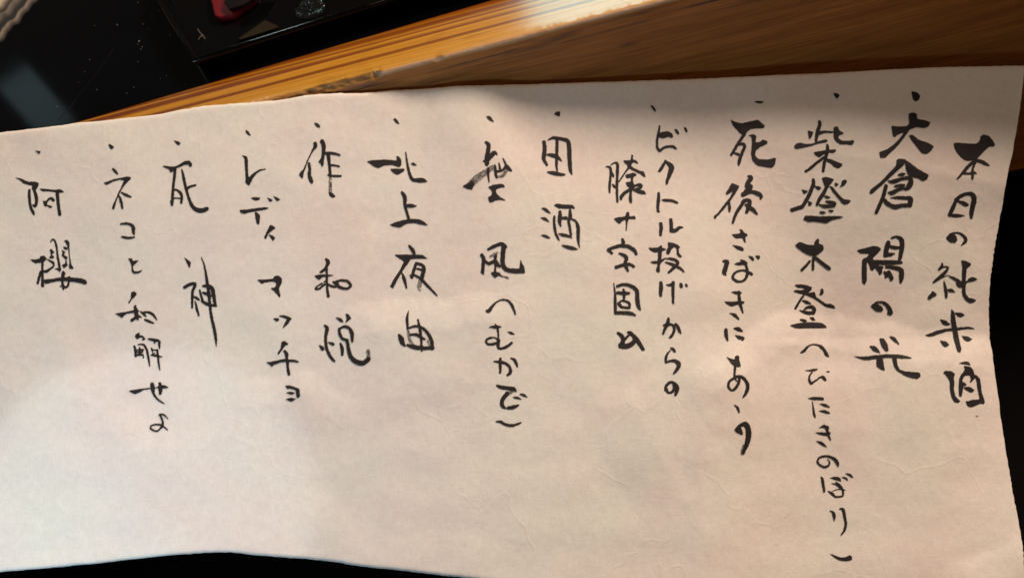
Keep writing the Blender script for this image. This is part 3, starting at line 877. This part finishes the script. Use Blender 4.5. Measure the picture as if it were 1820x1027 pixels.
# ---------------------------------------------------------------- the writing
class Ink:
    layer = 0
    def __init__(s):
        s.bm = bmesh.new(); L = s.bm.verts.layers.float
        s.le, s.ld = L.new('edge'), L.new('dry'); s.uv = s.bm.loops.layers.uv.new('stroke'); s.st = {}
    def v(s, x, y, edge, dry, uv):
        v = s.bm.verts.new(on_paper(x, y, s.lift)); v[s.le] = edge; v[s.ld] = dry; s.st[v] = uv; return v
    def f(s, *vs):
        try: f = s.bm.faces.new(vs)
        except ValueError: return
        for l in f.loops: l[s.uv].uv = s.st[l.vert]
    def next(s):
        Ink.layer = (Ink.layer + 1) % 24; s.lift = 0.00010 + Ink.layer * 0.000004
    def stroke(s, pts, dry):
        s.next()
        ss = []
        P = [pts[0]] + pts + [pts[-1]]
        for k in range(1, len(P) - 2):
            p0, p1, p2, p3 = P[k - 1:k + 3]
            n = max(2, int(math.hypot(p2[0] - p1[0], p2[1] - p1[1]) / 1.8))
            for i in range(n):
                t = i / n
                q = [0.5 * (2 * b + (c - a) * t + (2 * a - 5 * b + 4 * c - d) * t * t + (3 * b - a - 3 * c + d) * t ** 3) for a, b, c, d in zip(p0, p1, p2, p3)]
                q[2] = max(0.6, q[2]); ss.append(q)
        ss.append(list(pts[-1]))
        sd = random.random() * 50; u0 = random.random() * 90; rows = []; dist = 0
        n = len(ss)
        for i, (x, y, wd) in enumerate(ss):
            a, b = ss[max(0, i - 1)], ss[min(n - 1, i + 1)]
            dx, dy = b[0] - a[0], b[1] - a[1]; L = math.hypot(dx, dy) or 1e-6
            if i: dist += math.hypot(x - ss[i - 1][0], y - ss[i - 1][1])
            nx, ny = -dy / L, dx / L
            h = wd / 2
            hl = h + 0.55 + 0.35 * noise.noise(Vector((dist / 4, sd, 0))) * min(1, h / 2); hr = h + 0.55 + 0.35 * noise.noise(Vector((dist / 4, sd, 9))) * min(1, h / 2)
            rows.append((s.v(x + nx * hl, y + ny * hl, -0.7, dry, (u0 + dist, -h)), s.v(x, y, h, dry, (u0 + dist, 0)), s.v(x - nx * hr, y - ny * hr, -0.7, dry, (u0 + dist, h)), (nx, ny)))
        for a, b in zip(rows, rows[1:]):
            s.f(a[0], a[1], b[1], b[0]); s.f(a[1], a[2], b[2], b[1])
        for end, sg in ((0, -1), (n - 1, 1)):
            x, y, wd = ss[end]; r = wd / 2 + 0.5; A, M, B, (nx, ny) = rows[end]
            tx, ty = (ny * sg, -nx * sg)
            prev = A
            for k in range(1, 6):
                an = math.pi * k / 6
                vx = x + nx * r * math.cos(an) + tx * r * 0.8 * math.sin(an); vy = y + ny * r * math.cos(an) + ty * r * 0.8 * math.sin(an)
                nv = s.v(vx, vy, -0.7, dry, (u0 + dist * (end > 0) + k, 0)); s.f(M, prev, nv); prev = nv
            s.f(M, prev, B)
    def blob(s, pts, dry):
        s.next()
        for _ in range(2):
            q = []; e = 0.15
            for a, b in zip(pts, pts[1:] + pts[:1]):
                q += [(a[0] * (1 - e) + b[0] * e, a[1] * (1 - e) + b[1] * e), (a[0] * e + b[0] * (1 - e), a[1] * e + b[1] * (1 - e))]
            pts = q
        ar = sum(a[0] * b[1] - b[0] * a[1] for a, b in zip(pts, pts[1:] + pts[:1]))
        if ar < 0: pts = pts[::-1]
        n = len(pts); ins, out = [], []
        sd = random.random() * 50
        for i in range(n):
            a, p, b = pts[i - 1], pts[i], pts[(i + 1) % n]
            dx, dy = b[0] - a[0], b[1] - a[1]; L = math.hypot(dx, dy) or 1e-6
            nx, ny = dy / L, -dx / L; k = 0.6 + 0.3 * noise.noise(Vector((p[0] / 4, p[1] / 4, sd)))
            out.append(s.v(p[0] + nx * k, p[1] + ny * k, -0.7, dry, (p[0], p[1])))
            ins.append(s.v(p[0] - nx * 1.0, p[1] - ny * 1.0, 1.0, dry, (p[0], p[1])))
        for i in range(n): s.f(out[i], out[(i + 1) % n], ins[(i + 1) % n], ins[i])
        poly = [Vector((p[0], p[1], 0)) for p in pts]
        for tri in tessellate_polygon([poly]): s.f(*[ins[t] for t in tri])
M_ink = ink_mat()
lines, dots = {}, {}
for li, cx, cy, chh, data in INK:
    k = chh / 1027.0
    for ln in data.strip().splitlines():
        tk = ln.split(); fl = [t for t in tk if t.isalpha()]; nums = [float(t) for t in tk if not t.isalpha()]
        tgt = (dots if 'B' in fl else lines).setdefault(li, None)
        if tgt is None:
            tgt = Ink(); (dots if 'B' in fl else lines)[li] = tgt
        dry = 0.74 if 'D' in fl else (0.46 if 'L' in fl else (0.10 if li in (0, 1, 3) else 0.18 if li in (2, 4) else 0.30) + 0.16 * random.random())
        if 'P' in fl:
            tgt.blob([(cx + nums[i] * k, cy + nums[i + 1] * k) for i in range(0, len(nums), 2)], dry)
        else:
            tgt.stroke([(cx + nums[i] * k, cy + nums[i + 1] * k, nums[i + 2] * k) for i in range(0, len(nums), 3)], dry)
for li in sorted(lines):
    o = mesh_obj('heading_line' if li == 0 else 'menu_entry', lines[li].bm, M_ink, menu, False)
    if li == 0: o['label'] = 'brush-written heading without a dot, nearest the right edge'
    if li in dots: mesh_obj('bullet_dot', dots[li].bm, M_ink, o, False)

# ---------------------------------------------------------------- things on the lacquer top
def prism(bm, poly, z0, z1, bevel=0.0):
    a = [bm.verts.new((p.x, p.y, z0)) for p in poly]; b = [bm.verts.new((p.x, p.y, z1)) for p in poly]
    n = len(a); fs = [bm.faces.new(b), bm.faces.new(a[::-1])]
    for i in range(n): fs.append(bm.faces.new((a[i], a[(i + 1) % n], b[(i + 1) % n], b[i])))
    bmesh.ops.recalc_face_normals(bm, faces=bm.faces)
    if bevel: bmesh.ops.bevel(bm, geom=list(bm.edges), offset=bevel, segments=2, affect='EDGES', profile=0.6)
def inset(poly, d):
    n = len(poly); out = []
    ar = sum(a.x * b.y - b.x * a.y for a, b in zip(poly, poly[1:] + poly[:1])); sg = 1 if ar > 0 else -1
    for i in range(n):
        a, p, b = poly[i - 1], poly[i], poly[(i + 1) % n]
        e1 = (p - a).normalized(); e2 = (b - p).normalized()
        n1 = Vector((-e1.y, e1.x, 0)) * sg; n2 = Vector((-e2.y, e2.x, 0)) * sg
        m = (n1 + n2).normalized(); out.append(p + m * (d / max(0.4, m.dot(n1))))
    return out
ZR = 0.0085
rimpx = [(341, 108), (560, 42), (760, -22), (1040, -112)]
front = [on_z(x, y, ZR) for x, y in rimpx]
a, b, c = front[0], front[-1], on_z(311, 58, ZR)
back = Vector((-0.03, 0.14, 0))
outer = [a, b, b + Vector((0.012, 0.02, 0)), b + Vector((0.0, 0.14, 0)), c + Vector((-0.004, 0.15, 0)), on_z(268, -14, ZR), c]
for p in outer: p.z = 0
tray = tag(empty('serving_tray', (outer[0] + outer[2]) / 2), 'black lacquer serving tray with a cut corner and shiny rim near the ledge', 'tray')
tray.location.z = 0
M_tray = lacquer('tray_lacquer', 0.06, (0.0016, 0.0013, 0.0012))
bm = bmesh.new()
prof = [(0.0035, 0.0004), (0.0012, 0.0045)] + [(0.0012 - 0.0012 * math.cos(k * math.pi / 10), ZR - 0.0012 + 0.0012 * math.sin(k * math.pi / 10)) for k in range(11)] + [(0.0046, 0.0024)]
rings = []
for d, z in prof:
    rings.append([bm.verts.new((p.x, p.y, z)) for p in inset(outer, d)])
n = len(outer)
for ra, rb_ in zip(rings, rings[1:]):
    for i in range(n): bm.faces.new((ra[i], ra[(i + 1) % n], rb_[(i + 1) % n], rb_[i]))
bm.faces.new(rings[0][::-1])
bm.faces.new(rings[-1])
bmesh.ops.recalc_face_normals(bm, faces=bm.faces)
keep(mesh_obj('tray_body', bm, M_tray, tray)).modifiers.new('es', 'EDGE_SPLIT').split_angle = R(40)

# red packet in the tray
def pk(px, z): return [on_z(x, y, z) for x, y in px]
red = pk([(366, -40), (371, -6), (379, 24), (386, 27), (411, 23), (432, 8), (452, -6), (446, -50)], 0.006)
c0 = sum(red, Vector()) / len(red)
rp = tag(empty('red_packet', (c0.x, c0.y, 0.0023)), 'small red packet lying in the black tray', 'packet')
bm = bmesh.new(); prism(bm, red, 0.0024, 0.0048, 0.0005)
bmesh.ops.subdivide_edges(bm, edges=bm.edges, cuts=2, use_grid_fill=True)
for v in bm.verts: v.co += Vector((0, 0, 0.0006)) * noise.noise(v.co * 300)
keep(mesh_obj('wrapper', bm, plain('red_film', (0.13, 0.002, 0.004), 0.5, Specular_IOR_Level=0.2), rp))
bm = bmesh.new(); prism(bm, pk([(398, 4), (408, 15), (431, 8), (458, -8), (474, -30), (405, -22)], 0.0075), 0.0062, 0.0072, 0.0002)
keep(mesh_obj('flap', bm, plain('dark_print', (0.006, 0.003, 0.003), 0.7, Specular_IOR_Level=0.1), rp))
# brown card leaning in the tray
card = pk([(421, 64), (468, 31), (499, 52), (431, 75)], 0.0045)
for p, z in zip(card, (0.0032, 0.0030, 0.0055, 0.0058)): p.z = z
bm = bmesh.new(); q0 = [bm.verts.new(p) for p in card]; q1 = [bm.verts.new(p - Vector((0, 0, 0.0005))) for p in card]
bm.faces.new(q0); bm.faces.new(q1[::-1])
for i in range(4): bm.faces.new((q0[i], q1[i], q1[(i + 1) % 4], q0[(i + 1) % 4]))
bmesh.ops.recalc_face_normals(bm, faces=bm.faces)
tag(mesh_obj('brown_card', bm, plain('kraft_card', (0.017, 0.011, 0.005), 0.8, Specular_IOR_Level=0.08), None, False), 'dull brown card lying inside the tray by its rim', 'card')
# crumpled clear film
def film():
    t = NT('clear_film')
    return t.set(Base_Color=(0.012, 0.014, 0.015, 1), Roughness=0.12, Alpha=0.22, Specular_IOR_Level=0.6)
M_film = film()
bm = bmesh.new(); bmesh.ops.create_icosphere(bm, subdivisions=4, radius=1)
cc = on_z(553, 8, 0.006)
for v in bm.verts:
    k = 1 + 0.5 * noise.noise(v.co * 1.5) + 0.12 * abs(noise.noise(v.co * 3.1))
    v.co = Vector((cc.x + v.co.x * k * 0.0058, cc.y + v.co.y * k * 0.0055, 0.0046 + v.co.z * k * 0.0016))
tag(mesh_obj('plastic_film', bm, M_film, None, False), 'crumpled clear plastic film lying in the black tray', 'wrapper')
# thin dry fibre on the tray corner
bm = bmesh.new()
def tube(bm, pts, r):
    prev = None
    for i, p in enumerate(pts):
        d = (pts[min(i + 1, len(pts) - 1)] - pts[max(0, i - 1)]).normalized(); s = d.cross(Vector((0, 0, 1))).normalized(); u = s.cross(d)
        ring = [bm.verts.new(p + (s * math.cos(k * math.pi / 3) + u * math.sin(k * math.pi / 3)) * r) for k in range(6)]
        if prev:
            for k in range(6): bm.faces.new((prev[k], prev[(k + 1) % 6], ring[(k + 1) % 6], ring[k]))
        else: bm.faces.new(ring[::-1])
        prev = ring
    bm.faces.new(prev)
tube(bm, [on_z(x, y, 0.0036) for x, y in ((351, 52), (355, 58), (360, 63), (365, 70))], 0.00014)
tube(bm, [on_z(x, y, 0.0038) for x, y in ((360, 63), (355, 67), (352, 72))], 0.00012)
tag(mesh_obj('dry_fibre', bm, plain('straw', (0.12, 0.10, 0.06), 0.7)), 'tiny forked straw fibre lying in the corner of the tray', 'fibre')

# folded napkin in the far corner
A_, B_ = Vector((98, -40)), Vector((-52, 136))
T_ = (B_ - A_).normalized(); Q_ = Vector((-abs(T_.y), -abs(T_.x))).normalized()
Lq = (B_ - A_).length
bm = bmesh.new(); lt = bm.verts.layers.float.new('tint')
rows = []
def hq(q):
    def g(c, s, h): return h * math.exp(-((q - c) / s) ** 2)
    return 0.0006 + g(4, 3.0, 0.0010) + g(23, 4.0, 0.0018) + 0.0034 / (1 + math.exp(-(q - 36) / 2.5))
for i in range(91):
    t = Lq * i / 90; row = []
    for j in range(61):
        q = -2 + 150 * (j / 60) ** 1.6
        wv = 10 * noise.noise(Vector((t / 38, q / 70, 1))) + 3 * noise.noise(Vector((t / 14, q / 60, 4)))
        px = A_ + T_ * t + Q_ * (q + wv)
        h = hq(q) * (1 + 0.15 * noise.noise(Vector((t / 30, q / 25, 2)))) if j else 0.0002
        p = on_z(px.x, px.y, 0.0); v = bm.verts.new((p.x, p.y, h))
        tt = max(math.exp(-((q - 3.5) / 2.6) ** 2) * 0.24, math.exp(-((q - 22) / 3.5) ** 2) * 0.16, 1 / (1 + math.exp(-(q - 37) / 1.5)))  # fold valleys stay dark: shade between the ridges put into the cloth colour
        v[lt] = tt; row.append(v)
    rows.append(row)
for a, b in zip(rows, rows[1:]):
    for i in range(60): bm.faces.new((a[i], a[i + 1], b[i + 1], b[i]))
bmesh.ops.recalc_face_normals(bm, faces=bm.faces)
t = NT('napkin_cloth')
tint = t.n('ShaderNodeAttribute', attribute_name='tint').outputs['Fac']
wv = t.noise(t.coord(), 900, 3, 0.6)
c = t.ramp(tint, [(0.0, (0.010, 0.007, 0.006)), (0.25, (0.20, 0.15, 0.11)), (1.0, (0.62, 0.52, 0.36))])
c = t.mix(0.5, c, t.ramp(wv, [(0.3, (0.6,)*3), (0.7, (1.05,)*3)]), 'MULTIPLY')
o = mesh_obj('napkin', bm, t.set(Base_Color=c, Roughness=0.85, Normal=t.bump(wv, 0.4, 0.0006)))
so = o.modifiers.new('th', 'SOLIDIFY'); so.thickness = 0.0004; so.offset = -1
tag(o, 'crumpled cream and brown cloth napkin with shade painted into its folds on the black lacquer top', 'napkin')

# dust on the lacquer
bm = bmesh.new()
for px, py, r in ((208, 45, .22), (254, 43, .15), (264, 52, .15), (269, 30, .16), (283, 20, .12), (302, 63, .19), (247, 74, .28), (253, 84, .16), (250, 88, .13), (245, 79, .12), (101, 190, .20), (172, 160, .17), (159, 107, .16), (238, 156, .12), (245, 110, .12), (296, 135, .14), (285, 140, .12), (245, 5, .12), (168, 46, .10), (312, 24, .10), (325, 26, .14), (140, 146, .10), (225, 166, .11), (150, 128, .09), (330, 150, .10)):
    c = on_z(px, py, 0.0004)
    g = bmesh.ops.create_icosphere(bm, subdivisions=1, radius=1)
    for v in g['verts']:
        v.co = c + Vector((v.co.x * random.uniform(.7, 1.4), v.co.y * random.uniform(.7, 1.4), v.co.z * 0.7)) * r * 0.001
tag(mesh_obj('dust_specks', bm, plain('dust', (0.32, 0.32, 0.30), 0.8)), 'scattered pale dust specks on the black lacquer top', 'dust', 'stuff')
